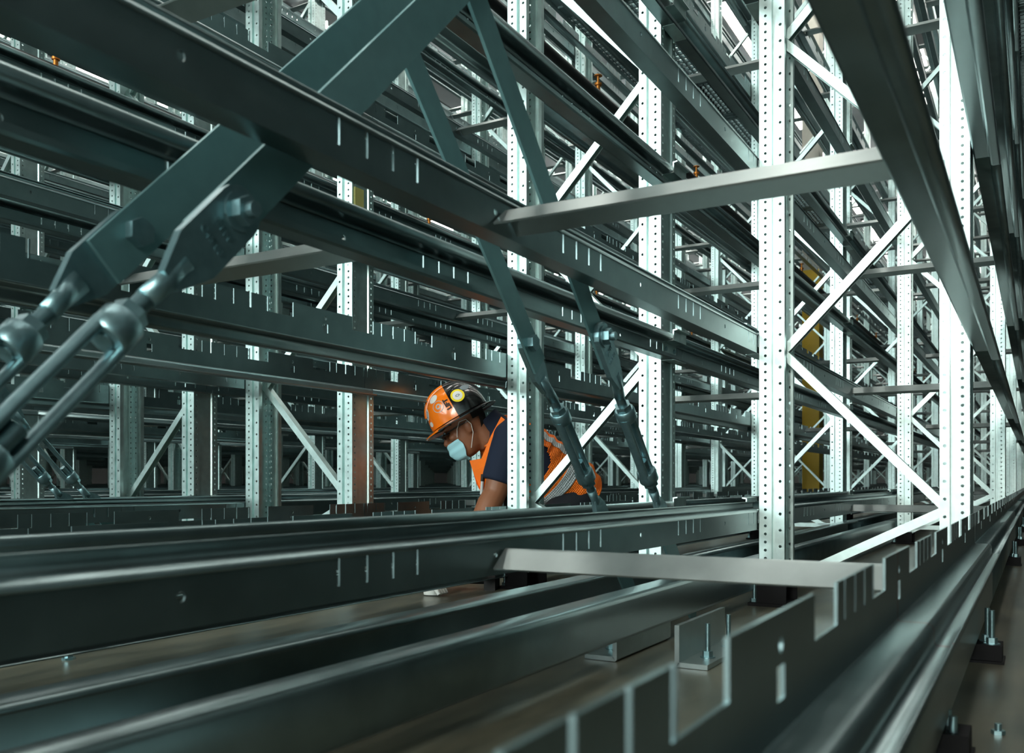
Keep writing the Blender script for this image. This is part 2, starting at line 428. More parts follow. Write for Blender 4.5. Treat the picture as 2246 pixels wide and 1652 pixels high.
sp = MB(); sp.profile([(0.036, 0.014), (0.036, 0.003), (0.004, 0.003), (0.004, 0.060), (0.040, 0.062), (0.040, 0.094), (0.052, 0.096)], -0.06, 0.06, 0.004); SPLICE = sp.mesh('splice_bracket', M['galv'])
bo = MB(); bo.tube([(0, -0.004, 0), (0, 0.012, 0)], 0.008, 6, smooth=False); BOLT = bo.mesh('bolt', M['zinc'])
stuffmb = {'slotted': MB(), 'toothed': MB()}
count = {'slotted': 0, 'toothed': 0}
def rail_mtx(x0, yy, z, s):
    # mirrored rails are turned end for end so that their outer side looks the other way
    if s > 0: return Matrix.Translation((x0 + 0.002, yy, z))
    return Matrix.Translation((x0 + 0.002, yy, z)) @ Matrix.Scale(-1, 4, (0, 1, 0))
RAILM = {}
def mirrored(me):
    if me.name not in RAILM:
        m2 = me.copy(); 
        m2.transform(Matrix.Scale(-1, 4, (0, 1, 0))); m2.flip_normals(); RAILM[me.name] = m2
    return RAILM[me.name]
for d, typ, j, li, k, l in cand:
    _, y, s = LINES[li]; x0 = FX + BAY * k; yy = RACK * j + y; z = Z0 + LV * l
    if count[typ] < 290:
        count[typ] += 1
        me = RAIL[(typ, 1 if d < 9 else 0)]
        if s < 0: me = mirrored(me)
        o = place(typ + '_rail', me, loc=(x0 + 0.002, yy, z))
        tag(o, '%s galvanized rail, %s edge of %s rack, %s level up, %s bay' % (typ, SIDE[li], ORD[j], ORD[l], ORD[k + 1]), 'rail', typ + ' rails of the racking')
        if typ == 'toothed' and (j, li, k, l) == (0, 0, -1, 0):
            o.data = o.data.copy(); o.data.materials[0] = M['rail_stain']
        if typ == 'slotted' and k <= 1 and j == 0 and l <= 5:
            b = place('splice_bracket', SPLICE, o, loc=(BAY - 0.002, 0, 0))
            if s < 0: b.scale = (1, -1, 1)
            for q in (-0.04, 0.04): place('bolt', BOLT, b, loc=(q, -0.003, 0.04))
    else:
        m = RAILS[typ]; mt = Matrix.Translation((x0 + 0.002, yy, z))
        if s < 0: mt = mt @ Matrix.Scale(-1, 4, (0, 1, 0))
        stuffmb[typ].join(m, mt)
for typ in stuffmb:
    if stuffmb[typ].v:
        o = stuffmb[typ].obj('far_' + typ + '_rails', M['rail']); tag(o, 'mass of distant %s galvanized rails behind the nearer racks' % typ, 'rails', kind='stuff')
# racking on the other side of the aisle, right of the picture, seen only in reflections
mb = MB()
for li, (typ, y, s) in enumerate(LINES):
    for k in range(-2, 4):
        for l in range(0, 9):
            mt = Matrix.Translation((FX + BAY * k, y - RACK, Z0 + LV * l))
            if s < 0: mt = mt @ Matrix.Scale(-1, 4, (0, 1, 0))
            mb.join(RAILS[typ], mt)
        me = upright_mesh(False); mt = Matrix.Translation((FX + BAY * k, y - RACK, 0)) @ (Matrix.Rotation(math.pi, 4, 'Z') if s < 0 else Matrix.Identity(4)); mb.join(me, mt)
tag(mb.obj('opposite_racking', M['rail']), 'racking on the other side of the aisle at right', 'racking', kind='stuff')

# frames
fc = 0; far = MB(); UPS = upright_mesh(False)
flist = []
for j in range(JMAX):
    for pair in (0, 1):
        for k in range(0, KMAX):
            x = FX + BAY * k; y = RACK * j + (0.45 if pair == 0 else 1.35)
            d = seen(x, y, 0.6, 1.12)
            if d: flist.append((d, k, j, pair))
flist.sort()
for d, k, j, pair in flist:
    if fc < 250:
        fc += 1
        det = 2 if d < 10 else (1 if d < 12 else 0)
        f = make_frame(k, j, pair, det)
        tag(f, 'perforated upright frame, %s side of %s rack, %s row back' % ('right' if pair == 0 else 'left', ORD[j], ORD[k]), 'upright frame', 'upright frames of the racking')

# floor rails
FR = floor_rail(); FRM = FR.mesh('floor_rail', M['rail'])
for j in range(0, 4):
    for li, (typ, y, s) in enumerate(LINES):
        for k in range(-1, 5 if j < 2 else 4):
            x0 = FX + BAY * k; yy = RACK * j + y
            off = 0.017 if typ == 'slotted' else -0.0
            me = FRM if s > 0 else mirrored(FRM)
            if typ == 'toothed': yy += 0.044 * s; me = mirrored(FRM) if s > 0 else FRM   # flange turned back under the rail
            else: yy += 0.018 * s
            if not bar_seen(x0, x0 + BAY, yy, 0.1): continue
            o = place('floor_rail', me, loc=(x0 + 0.002, yy, EYE - 0.338))
            tag(o, 'plain galvanized floor channel under %s edge of %s rack, %s bay' % (SIDE[li], ORD[j], ORD[k + 1]), 'floor rail', 'floor channels under the racks')

# cross bars, one in the middle of each bay on every level, joining the two rails of a shelf
CBL = 0.588; CB = cross_bar_mesh(CBL).mesh('cross_bar', M['bar']); CBmb = cross_bar_mesh(CBL)
cb = []
for j in range(JMAX):
    for pair in (0, 1):
        for k in range(-1, KMAX):
            for l in range(NLEV):
                x = FX + BAY * k + 1.608; y = RACK * j + (0.158 if pair == 0 else 1.068); z = Z0 + LV * l + 0.042
                d = seen(x, y + 0.3, z, 1.1)
                if d: cb.append((d, x, y, z, j, pair, k, l))
cb.sort(); far = MB()
for i, (d, x, y, z, j, pair, k, l) in enumerate(cb):
    if i < 280:
        o = place('cross_bar', CB, loc=(x, y, z))
        tag(o, 'flat galvanized cross bar between rails, %s side of %s rack, %s level, %s bay' % ('right' if pair == 0 else 'left', ORD[j], ORD[l], ORD[k + 1]), 'cross bar', 'cross bars between the rails')
    else: far.join(CBmb, Matrix.Translation((x, y, z)))
if far.v: tag(far.obj('far_cross_bars', M['bar']), 'mass of distant cross bars among the far racks', 'cross bars', kind='stuff')

# ------------------------------------------------------------------ floor, ceiling, walls
mb = MB(); mb.box((-12, -14, -0.05), (48, 30, 0)); struct(mb.obj('floor', M['floor']), 'grey brown sealed concrete floor')
CZ = 8.6
mb = MB(); mb.box((-4, -14, CZ), (48, 30, CZ + 0.1)); struct(mb.obj('ceiling', M['roof']), 'pale roof sheeting above the racks')
mb = MB()
for i in range(18): mb.box((-4 + i * 3, -14, CZ - 0.45), (-3.85 + i * 3, 30, CZ))
struct(mb.obj('ceiling_joists', M['roof']))
mb = MB(); mb.box((48, -14, 0), (48.2, 30, CZ)); struct(mb.obj('wall_back', M['wallm']))
mb = MB(); mb.box((-12, 30, 0), (48, 30.2, CZ)); struct(mb.obj('wall_left', M['wallm']))
mb = MB(); mb.box((-12, -14.2, 0), (48, -14, CZ)); struct(mb.obj('wall_right', M['wallm']))
lm = MB(); lm.box((-1.3, -0.25, -0.05), (1.3, 0.25, 0)); LAMPM = lm.mesh('diffuser', M['lamp'])
hm = MB(); hm.box((-1.35, -0.3, 0), (1.35, 0.3, 0.06)); HOUS = hm.mesh('housing', M['wallm'])
n = 0
for j in range(-1, 9):
    for i in range(0, 12):
        y = 2.2 * j + 2.0; x = 1.0 + i * 3.6
        o = empty('ceiling_light', (x, y, CZ - 0.55)); place('housing', HOUS, o); place('diffuser', LAMPM, o)
        tag(o, 'long white strip light under the roof over %s aisle, %s in its row' % (ORD[j + 1], ORD[i]), 'ceiling light', 'strip lights under the roof')

# ------------------------------------------------------------------ walkway gratings and sprinkler pipes in the aisles
def grating():
    mb = MB(); X, Y = 1.0, 0.30
    for y in (-Y, Y - 0.004): mb.box((-X, y, -0.02), (X, y + 0.004, 0.02))
    mb.box((-X, -Y, -0.02), (-X + 0.12, Y, 0.0)); mb.box((X - 0.12, -Y, -0.02), (X, Y, 0.0))
    k = -Y + 0.035
    while k < Y - 0.02:
        mb.box((-X + 0.1, k, -0.02), (X - 0.1, k + 0.007, 0)); k += 0.034
    k = -X + 0.14
    while k < X - 0.1:
        mb.box((k, -Y, -0.022), (k + 0.008, Y, -0.004)); k += 0.055
    return mb
GR = grating().mesh('walkway_grating', M['rail'])
for j in range(-1, 6):
    for k in range(-1, 9):
        for q in (0, 1):
            x = FX + BAY * k + 0.8 + q * 2.02 - 0.2; y = RACK * j + 2.003
            d = seen(x, y, EYE + 2.62, 1.25)
            if not d or d > 24: continue
            o = place('walkway_grating', GR, loc=(x, y, EYE + 2.64)); o.scale = (1.0, 1, 1)
            tag(o, 'steel walkway grating in %s aisle from right, %s bay, %s half' % (ORD[j + 1], ORD[k + 1], 'near' if q == 0 else 'far'), 'grating', 'walkway gratings above the aisles')
for j in range(0, 5):
    mb = MB(); y = RACK * j + 2.0; z = EYE + 2.03
    mb.tube([(-3, y, z), (38, y, z)], 0.024, 8)
    o = mb.obj('sprinkler_pipe', M['pipe']); tag(o, 'black sprinkler pipe running along %s aisle between racks' % ORD[j], 'pipe')
    hd = MB(); hd.tube([(0, 0, 0.02), (0, 0, 0.05)], 0.012, 8); hd.tube([(0, 0, 0.05), (0, 0, 0.062)], 0.02, 8); hd.tube([(0, 0, 0.062), (0, 0, 0.10)], 0.007, 6); hd.tube([(0, 0, 0.10), (0, 0, 0.104)], 0.022, 10)
    HD = hd.mesh('sprinkler_head', M['brass'])
    for i in range(16): place('sprinkler_head', HD, o, loc=(1.2 + i * 1.6, y, z))

# ------------------------------------------------------------------ yellow building column
o = empty('painted_column', (13.2, 2.72, 0))
mb = MB(); mb.box((-0.13, -0.115, 0), (0.13, 0.115, 3.32)); mb.obj('painted_base', M['yellow'], o)
mb = MB(); mb.box((-0.13, -0.115, 3.32), (0.13, 0.115, CZ)); mb.obj('concrete_shaft', M['concrete_col'], o)
tag(o, 'square concrete building column painted bright yellow lower down', 'column')

# ------------------------------------------------------------------ tie braces with turnbuckles
def brace(x0, y, z0, side, face, label):
    """x0,z0: crossing point; side +1 runs down to +x, -1 to -x; face -1: fork plate on the -y side (towards the aisle)"""
    root = empty('tie_brace', (x0, y, z0))
    root.rotation_euler = (0, 0, 0)
    a = R(45.6); ax = Vector((side * math.cos(a), 0, -math.sin(a))); pr = Vector((math.sin(a), 0, side * math.cos(a)))
    T = 0.003
    def pt(t, s=0, yy=0): q = ax * t + pr * s; return (q.x, yy, q.z)
    def slab(mb, outline, ya, yb):
        n = len(outline); vs = [pt(t, s, ya) for t, s in outline] + [pt(t, s, yb) for t, s in outline]
        mb.add(vs, [tuple(range(n)), tuple(range(2 * n - 1, n - 1, -1))] + [(i, i + n, (i+1) % n + n, (i+1) % n) for i in range(n)])
    def arc(tc, r, a0, a1, n=10): return [(tc + r * math.cos(R(a0 + (a1 - a0) * i / n)), r * math.sin(R(a0 + (a1 - a0) * i / n))) for i in range(n + 1)]
    tb = 0.736
    m = MB(); slab(m, [(-0.40, -0.03), (tb + 0.063, -0.03), (tb + 0.063, 0.03), (-0.40, 0.03)], -T, T); m.obj('flat_bar', M['brace'], root, fix=True)
    # flattened fork end
    f0, f1 = (-T - 0.012, -T - 0.0005) if face < 0 else (T + 0.0005, T + 0.012)
    m = MB(); slab(m, arc(tb, 0.031, 90, 270) + [(tb + 0.085, -0.031), (tb + 0.135, -0.013), (tb + 0.135, 0.013), (tb + 0.085, 0.031)], f0, f1)
    fc_ = (f0 + f1) / 2
    m.tube([pt(tb + 0.10, 0, fc_ * 0.9), pt(tb + 0.135, 0, fc_ * 0.5), pt(tb + 0.165, 0, 0)], [(0.018, 0.008), (0.013, 0.012), 0.0125], 10, ref=(0, 1, 0))
    ep = m.obj('end_plate', M['zinc'], root, fix=True)
    if face < 0:      # forged marks on the plate
        for i, (t, s, txt) in enumerate(((0.040, 0, 'JM M'), (0.062, 0, 'C45 88'))):
            cu = bpy.data.curves.new('forged_mark', 'FONT'); cu.body = txt; cu.size = 0.013; cu.align_x = 'CENTER'; cu.extrude = 0.0006
            cu.materials.append(M['zinc'])
            tx = place('forged_mark', text_mesh(cu), ep)
            xx = Vector(pr) * (-1 if pr.x < 0 else 1) ; zz = Vector((0, -1, 0)); yv = zz.cross(xx)
            mt = Matrix((xx, yv, zz)).transposed().to_4x4(); mt.translation = Vector(pt(tb + t, s, f0 - 0.0006)); tx.matrix_local = mt
    # bolt
    m = MB(); h = hexnut(0.0165, 0.011)
    yh = (T if False else -T - 0.011) if face > 0 else f0
    def cyl(mb, r, ya, yb, n=16, s=0): mb.tube([pt(tb, s, ya), pt(tb, s, yb)], r, n, smooth=False, ref=(1, 0, 0))
    if face > 0: cyl(m, 0.0185, -T - 0.013, -T, 6); cyl(m, 0.009, -T, T + 0.02)
    else:
        cyl(m, 0.0235, f0 - 0.003, f0, 20); cyl(m, 0.0175, f0 - 0.016, f0 - 0.003, 6); cyl(m, 0.009, f0 - 0.026, f0); cyl(m, 0.0165, T, T + 0.011, 6)
    m.obj('bolt', M['zinc'], root)
    def rod(t0, t1, name):
        m = MB(); N = int((t1 - t0) / 0.0032); pts = []; rr = []
        for i in range(N * 2 + 1): pts.append(pt(t0 + (t1 - t0) * i / (2 * N))); rr.append(0.0112 if i % 2 else 0.0095)
        m.tube(pts, rr, 12); m.obj(name, M['zinc'], root)
    rod(tb + 0.160, tb + 0.235, 'threaded_rod'); rod(tb + 0.360, tb + 0.48, 'threaded_rod')
    # turnbuckle body: two collars, two side rails
    m = MB(); b0, b1 = tb + 0.200, tb + 0.425
    for t0, t1 in ((b0, b0 + 0.033), (b1 - 0.033, b1)):
        m.tube([pt(t0), pt(t0 + 0.003), pt(t1 - 0.003), pt(t1)], [0.0205, 0.0235, 0.0235, 0.0205], 18)
    for s in (-1, 1):
        m.tube([pt(b0 + 0.020, s * 0.0165), pt(b0 + 0.045, s * 0.0175), pt(b1 - 0.045, s * 0.0175), pt(b1 - 0.020, s * 0.0165)], [(0.0075, 0.0125), (0.0065, 0.0115), (0.0065, 0.0115), (0.0075, 0.0125)], 12, ref=(0, 1, 0))
    m.obj('turnbuckle', M['zinc'], root)
    m = MB(); m.tube([pt(b0 - 0.013), pt(b0 - 0.001)], 0.019, 6, smooth=False); m.obj('lock_nut', M['zinc'], root)
    m = MB(); m.tube([pt(b1 + 0.001), pt(b1 + 0.013)], 0.019, 6, smooth=False); m.obj('lock_nut', M['zinc'], root)
    te = tb + 0.49
    m = MB(); slab(m, [(te, -0.012), (te + 0.04, -0.03), (te + 0.11, -0.03), (te + 0.11, 0.03), (te + 0.04, 0.03), (te, 0.012)], -0.006, 0.006)
    m.tube([pt(te - 0.03), pt(te), pt(te + 0.02)], [0.0125, (0.013, 0.010), (0.02, 0.006)], 10, ref=(0, 1, 0)); m.obj('end_plate', M['zinc'], root, fix=True)
    tz = (z0 - 0.012) / math.sin(a)
    m = MB(); slab(m, [(te + 0.06, -0.03), (tz - 0.03, -0.03), (tz, 0.0), (tz - 0.03, 0.03), (te + 0.06, 0.03)], 0.006, 0.012); m.obj('foot_bar', M['brace'], root, fix=True)
    tag(root, label, 'tie brace', 'diagonal tie braces with turnbuckles')
    return root
XC, ZC = 1.264, EYE + 0.832
for j, rk in ((0, 'first'), (1, 'second'), (2, 'third')):
    for side, sd in ((1, 'falling to the right'), (-1, 'falling to the left')):
        for y, f, nf in ((0.805, -1, 'nearer'), (0.97, 1, 'farther')):
            brace(XC, RACK * j + y + 0.004 * side, ZC, side, f, 'flat tie brace with turnbuckle %s, %s of the pair in %s rack' % (sd, nf, rk))

# ------------------------------------------------------------------ floor anchor angles and small hardware
def angle(x0, x1, y, s, h, wd, label):
    root = empty('anchor_angle', (x0, y, 0)); t = 0.010
    mb = MB(); L = x1 - x0
    mb.profile([(0, h), (0, 0.004), (s * 0.004, 0.0), (s * wd, 0.0)], 0, L, t * (-1 if s < 0 else 1) * -1 if False else (t if s < 0 else -t) * -1)
    mb.xform(Matrix.Translation((0, 0, 0.0 + (0.0))))
    o = mb.obj('angle_plate', M['bar'], root)
    zmin = min(v.co.z for v in o.data.vertices); o.location.z = -zmin + 0.001
    for xx in (0.085, L - 0.085):
        place('anchor_stud', STUD2, root, loc=(xx, s * wd * 0.62, 0.011))
    tag(root, label, 'bracket'); return root
sb = MB(); sb.tube([(0, 0, 0), (0, 0, 0.072)], 0.0055, 8); sb.join(hexnut(0.011, 0.014)); sb.tube([(0, 0, -0.0), (0, 0, 0.002)], 0.016, 14); STUD2 = sb.mesh('anchor_stud', M['zinc'])
angle(1.81, 2.13, 0.650, -1, 0.086, 0.070, 'heavy steel floor angle with studs, standing under right shelf')
angle(1.80, 2.13, 0.775, 1, 0.086, 0.075, 'heavy steel floor angle half hidden under the plain floor channel')
mb = MB(); mb.box((-0.05, -0.035, 0), (0.05, 0.035, 0.004)); 
def shim(x, y, label, h=0.038, g=None):
    root = empty('levelling_block', (x, y, 0)); mb = MB(); mb.box((-0.035, -0.032, 0), (0.035, 0.032, h)); mb.box((-0.045, -0.036, 0), (0.045, 0.036, 0.005)); mb.obj('block', M['black'], root)
    for xx in (-0.018, 0.020): place('anchor_stud', STUD2, root, loc=(xx, -0.012 + (0.01 if xx > 0 else 0), h - (0.05 if x < 2 else 0)))
    tag(root, label, 'levelling block', 'black blocks under the aisle floor channel')
for i, x in enumerate((1.42, 2.22, 4.80, 6.3, 8.05, 11.3)):
    shim(x, 0.112 if i == 0 else 0.095, 'black block with studs on aisle floor, %s one from camera' % ORD[i])
def cyl_obj(name, mtl, loc, segs, label, cat):
    root = empty(name, loc); mb = MB()
    for (z0, z1, r, n) in segs: mb.tube([(0, 0, z0), (0, 0, z1)], r, n, smooth=n > 8)
    mb.obj('body', mtl, root); tag(root, label, cat)
# loose washer on the near toothed rail: ring
mb = MB(); N = 24
for (ra, rb) in ((0.0065, 0.0125),):
    vs = []; 
    for k in range(N):
        c, s_ = math.cos(2 * math.pi * k / N), math.sin(2 * math.pi * k / N)
        vs += [(ra * c, ra * s_, 0), (rb * c, rb * s_, 0), (rb * c, rb * s_, 0.002), (ra * c, ra * s_, 0.002)]
    mb.add(vs, [(4*k + i, 4*k + (i+1) % 4, 4*((k+1) % N) + (i+1) % 4, 4*((k+1) % N) + i) for k in range(N) for i in range(4)])
o = mb.obj('washer', M['zinc']); o.location = (0.686, 0.132, EYE - 0.1785); tag(o, 'loose grey steel washer lying on the near rail shelf', 'washer')
cyl_obj('hex_bolt', M['zinc'], (1.579, 0.051, 0), [(0, 0.006, 0.010, 6), (0.006, 0.016, 0.005, 10)], 'small loose bolt lying on the aisle floor at lower right', 'bolt')
cyl_obj('anchor_bolt', M['zinc'], (1.239, 1.814, 0), [(0, 0.005, 0.014, 6), (0.005, 0.018, 0.009, 8)], 'small bright bolt on the floor beyond the lowest channel', 'bolt')
# yellow capacity label on the upright of the second rack
root = empty('load_label', (FX, 2.362, EYE + 1.115))
root.rotation_euler = (0, 0, 0)
mb = MB(); mb.box((-0.055, -0.006, -0.05), (0.0, -0.003, 0.06)); mb.obj('plate', M['tag'], root)
mb = MB(); mb.box((-0.053, -0.0065, -0.022), (-0.002, -0.006, -0.019))
mb.tube([(-0.028 + 0.010 * math.cos(a * math.pi / 8), -0.0063, -0.036 + 0.010 * math.sin(a * math.pi / 8)) for a in range(17)], 0.0012, 5); mb.obj('print', M['tagink'], root)
tag(root, 'small yellow label on a dark upright of second rack', 'label')

# ------------------------------------------------------------------ worker crouching in the aisle
M['skin'] = mat('skin', (0.56, 0.36, 0.25), 0, 0.5, 0.05, 20)
M['navy'] = mat('navy_cotton', (0.04, 0.10, 0.19), 0, 0.85)
M['trous'] = mat('dark_work_trousers', (0.06, 0.08, 0.11), 0, 0.85)
M['orange'] = mat('hi_vis_orange', (1.0, 0.46, 0.04), 0, 0.7, 0.08, 12, 0.3)
M['silver'] = mat('reflective_tape', (0.72, 0.74, 0.74), 0.1, 0.45)
M['hat_o'] = mat('orange_hat_shell', (1.0, 0.50, 0.04), 0, 0.22, coat=0.5)
M['hat_b'] = mat('black_hat_shell', (0.05, 0.045, 0.045), 0, 0.2, coat=0.5)
M['white'] = mat('white_sticker', (0.88, 0.88, 0.85), 0, 0.5)
M['stk_y'] = mat('yellow_sticker', (0.95, 0.85, 0.10), 0, 0.5)
M['stk_g'] = mat('grey_sticker', (0.45, 0.50, 0.52), 0, 0.5)
M['ink'] = mat('black_ink', (0.03, 0.03, 0.03), 0, 0.6)
M['mask'] = mat('pale_blue_mask', (0.70, 0.92, 0.96), 0, 0.85)
M['hair'] = mat('dark_hair', (0.04, 0.035, 0.03), 0, 0.8)
M['boot'] = mat('black_boot', (0.05, 0.045, 0.04), 0, 0.5)
M['lens'] = mat('dark_lens', (0.08, 0.08, 0.09), 0, 0.1)

wk = empty('person', (3.497, 1.9425, 0), R(-60.18))
tag(wk, 'worker in orange hard hat, face mask and orange reflective vest crouching in the aisle', 'person')

def remesh(o, vox, sub=0):
    r = o.modifiers.new('fuse', 'REMESH'); r.mode = 'VOXEL'; r.voxel_size = vox; r.use_smooth_shade = True
    sm = o.modifiers.new('relax', 'SMOOTH'); sm.factor = 0.5; sm.iterations = 6
    return o
# torso rings: centre, half thickness across the back, half width
TR = [((-0.160, 0.0, 0.625), 0.060, 0.066), ((-0.135, 0.01, 0.600), 0.080, 0.110), ((-0.095, 0.02, 0.567), 0.112, 0.185), ((-0.03, 0.05, 0.518), 0.134, 0.200), ((0.03, 0.065, 0.478), 0.134, 0.185),
      ((0.092, 0.08, 0.438), 0.130, 0.168), ((0.15, 0.095, 0.400), 0.132, 0.168), ((0.205, 0.11, 0.355), 0.132, 0.175), ((0.262, 0.13, 0.300), 0.112, 0.160)]
def tsurf(t, phi, k=1.0, off=0.0):
    t = max(0, min(len(TR) - 1.0001, t)); i = int(t); f = t - i
    c = Vector(TR[i][0]).lerp(Vector(TR[i+1][0]), f); hx = TR[i][1] * (1 - f) + TR[i+1][1] * f; hw = TR[i][2] * (1 - f) + TR[i+1][2] * f
    ax = (Vector(TR[min(i+2, len(TR)-1)][0]) - Vector(TR[max(i-1, 0)][0])).normalized()
    lat = Vector((0, -1, 0)); lat = (lat - ax * lat.dot(ax)).normalized(); pr = lat.cross(ax).normalized()
    if pr.z < 0: pr = -pr
    return c + pr * (hx * k + off) * math.cos(phi) + lat * (hw * k + off) * math.sin(phi)
def tpatch(mb, t0, t1, p0, p1, nt, npz, off, th=0.004, keep=None):
    n = 0
    for i in range(nt):
        for q in range(npz):
            ta, tb2 = t0 + (t1 - t0) * i / nt, t0 + (t1 - t0) * (i + 1) / nt
            pa, pb = p0 + (p1 - p0) * q / npz, p0 + (p1 - p0) * (q + 1) / npz
            c = tsurf((ta + tb2) / 2, (pa + pb) / 2, 1, off)
            if keep and not keep(c): continue
            w1 = [tsurf(a, b, 1, off + 0.004 * math.sin(a * 9 + b * 5)) for a, b in ((ta, pa), (ta, pb), (tb2, pb), (tb2, pa))]
            w2 = [tsurf(a, b, 1, off - th + 0.004 * math.sin(a * 9 + b * 5)) for a, b in ((ta, pa), (ta, pb), (tb2, pb), (tb2, pa))]
            mb.add(w1 + w2, [(0,1,2,3),(7,6,5,4),(0,4,5,1),(1,5,6,2),(2,6,7,3),(3,7,4,0)], True)
def ringtube(mb, rings, n=20):
    """closed tube through explicit rings of points"""
    vs = [p for r in rings for p in r]; m = len(rings[0])
    mb.add(vs, [(i*m+k, i*m+(k+1)%m, (i+1)*m+(k+1)%m, (i+1)*m+k) for i in range(len(rings)-1) for k in range(m)], True)
    mb.add(rings[0], [tuple(range(m-1, -1, -1))]); mb.add(rings[-1], [tuple(range(m))])

HM = Matrix((Vector((-0.866, 0, -0.5)), Vector((0, -1, 0)), Vector((-0.5, 0, 0.866)))).transposed().to_4x4(); HM.translation = Vector((-0.257, -0.03, 0.624))
HR = [(-0.128, .052, .022, .018), (-0.118, .080, -.015, .040), (-0.098, .092, -.045, .054), (-0.07, .092, -.066, .062), (-0.045, .090, -.078, .068), (-0.02, .086, -.088, .071), (.0, .086, -.095, .073), (.02, .090, -.098, .075),
      (.045, .092, -.1, .076), (.075, .085, -.096, .073), (.1, .066, -.08, .060), (.118, .03, -.045, .035)]
def hring(h, off=0.0):
    for a, b in zip(HR[:-1], HR[1:]):
        if a[0] <= h <= b[0]:
            f = (h - a[0]) / (b[0] - a[0]); return [a[i] * (1 - f) + b[i] * f for i in range(4)]
    return list(HR[0] if h < HR[0][0] else HR[-1])
def hpt(h, ang, off=0.0):
    _, fr, bk, wd = hring(h); c = (fr + bk) / 2; a = (fr - bk) / 2
    return Vector((c + (a + off) * math.cos(ang), (wd + off) * math.sin(ang), h))
# body: one fused surface of head, neck, torso, arms with hands, legs
body = MB(); hd = MB()
ringtube(hd, [[hpt(r[0], 2 * math.pi * k / 28) for k in range(28)] for r in HR])
def blob(mb, c, r, n=10):
    rings = []
    for i in range(1, n):
        a = math.pi * i / n; rings.append([Vector((c[0] + r[0]*math.sin(a)*math.cos(b), c[1] + r[1]*math.sin(a)*math.sin(b), c[2] + r[2]*math.cos(a))) for b in [2*math.pi*k/14 for k in range(14)]])
    ringtube(mb, rings)
hd.tube([(0.080, 0, 0.012), (0.098, 0, -0.008), (0.112, 0, -0.028), (0.100, 0, -0.042), (0.085, 0, -0.045)], [0.008, 0.010, 0.014, 0.012, 0.008], 10)
for s_ in (-1, 1):
    blob(hd, (0.098, 0.012 * s_, -0.036), (0.012, 0.010, 0.009)); blob(hd, (0.082, 0.030 * s_, 0.022), (0.014, 0.022, 0.008))
    blob(hd, (0.068, 0.042 * s_, -0.02), (0.02, 0.02, 0.018))
    blob(hd, (-0.012, 0.078 * s_, -0.012), (0.018, 0.008, 0.031)); blob(hd, (-0.005, 0.074 * s_, -0.030), (0.010, 0.007, 0.013)); blob(hd, (0.004, 0.073 * s_, -0.008), (0.006, 0.006, 0.012))
blob(hd, (0.088, 0, -0.066), (0.012, 0.024, 0.005)); blob(hd, (0.087, 0, -0.077), (0.011, 0.020, 0.006)); blob(hd, (0.078, 0, -0.105), (0.016, 0.022, 0.014))
body.join(hd, HM)
ringtube(body, [[tsurf(t * 0.5, 2 * math.pi * k / 24, 0.92) for k in range(24)] for t in range(0, 17)])
nk = [tuple(HM @ Vector((-0.035, 0, -0.03))), tuple(HM @ Vector((-0.045, 0, -0.085))), (-0.160, 0.0, 0.600), (-0.11, 0.02, 0.56)]
body.tube(nk, [0.058, 0.057, 0.060, 0.075], 18)
def hand(mb, wrist, d, side, curl=0.5, nrm=Vector((1, 0, 0))):
    """palm and five curved fingers; d = direction of the hand, nrm = palm normal"""
    w0 = Vector(wrist); d = Vector(d).normalized(); nrm = (nrm - d * nrm.dot(d)).normalized(); sd = d.cross(nrm).normalized() * side
    mb.tube([w0 - d * 0.01, w0 + d * 0.03, w0 + d * 0.075, w0 + d * 0.092], [(0.026, 0.019), (0.038, 0.015), (0.042, 0.014), (0.038, 0.011)], 14, ref=tuple(nrm))
    for q, (o, L) in enumerate(((0.030, 0.072), (0.010, 0.080), (-0.011, 0.075), (-0.030, 0.060))):
        p = w0 + d * 0.088 + sd * o; pts = [p - d * 0.02]; dd = d.copy(); 
        for sgm in range(4):
            pts.append(p.copy()); dd = (dd + nrm * curl * (0.35 + 0.12 * sgm)).normalized(); p = p + dd * L / 3
        mb.tube(pts, [0.0095, 0.0095, 0.0088, 0.0082, 0.0068][:len(pts)], 8)
    p = w0 + d * 0.025 + sd * 0.030; t1 = (d * 0.6 + sd * 0.8 + nrm * 0.3).normalized(); t2 = (d * 0.85 + sd * 0.25 + nrm * 0.5).normalized()
    mb.tube([p - t1 * 0.02, p + t1 * 0.028, p + t1 * 0.05, p + t1 * 0.05 + t2 * 0.03], [0.013, 0.012, 0.0105, 0.008], 8)
ARM = {'near': [(-0.055, -0.155, 0.560), (-0.125, -0.175, 0.335), (-0.225, -0.26, 0.140)], 'far': [(-0.07, 0.20, 0.575), (-0.13, 0.22, 0.345), (-0.24, 0.16, 0.13)]}
for key, (sh, el, wr) in ARM.items():
    sh, el, wr = map(Vector, (sh, el, wr))
    body.tube([sh, sh.lerp(el, .3), sh.lerp(el, .75), el, el.lerp(wr, .25), el.lerp(wr, .7), wr], [0.060, 0.060, 0.055, 0.050, 0.052, 0.040, 0.028], 14)
    hand(body, wr, (wr - el) + Vector((-.05, 0, 0.03)), 1 if key == 'near' else -1, 0.7, Vector((0.4, 0.5 if key == 'near' else -0.5, -0.6)))
LEG = {'near': [(0.235, 0.02, 0.30), (-0.03, -0.20, 0.085), (0.26, -0.10, 0.075)], 'far': [(0.25, 0.22, 0.30), (-0.07, 0.30, 0.33), (0.03, 0.26, 0.09)]}
for key, (hp, kn, an) in LEG.items():
    hp, kn, an = map(Vector, (hp, kn, an))
    body.tube([hp, hp.lerp(kn, .4), kn, kn.lerp(an, .35), an], [0.080, 0.068, 0.050, 0.052, 0.036], 14)
b = body.obj('body', M['skin'], wk, fix=True); remesh(b, 0.0055)
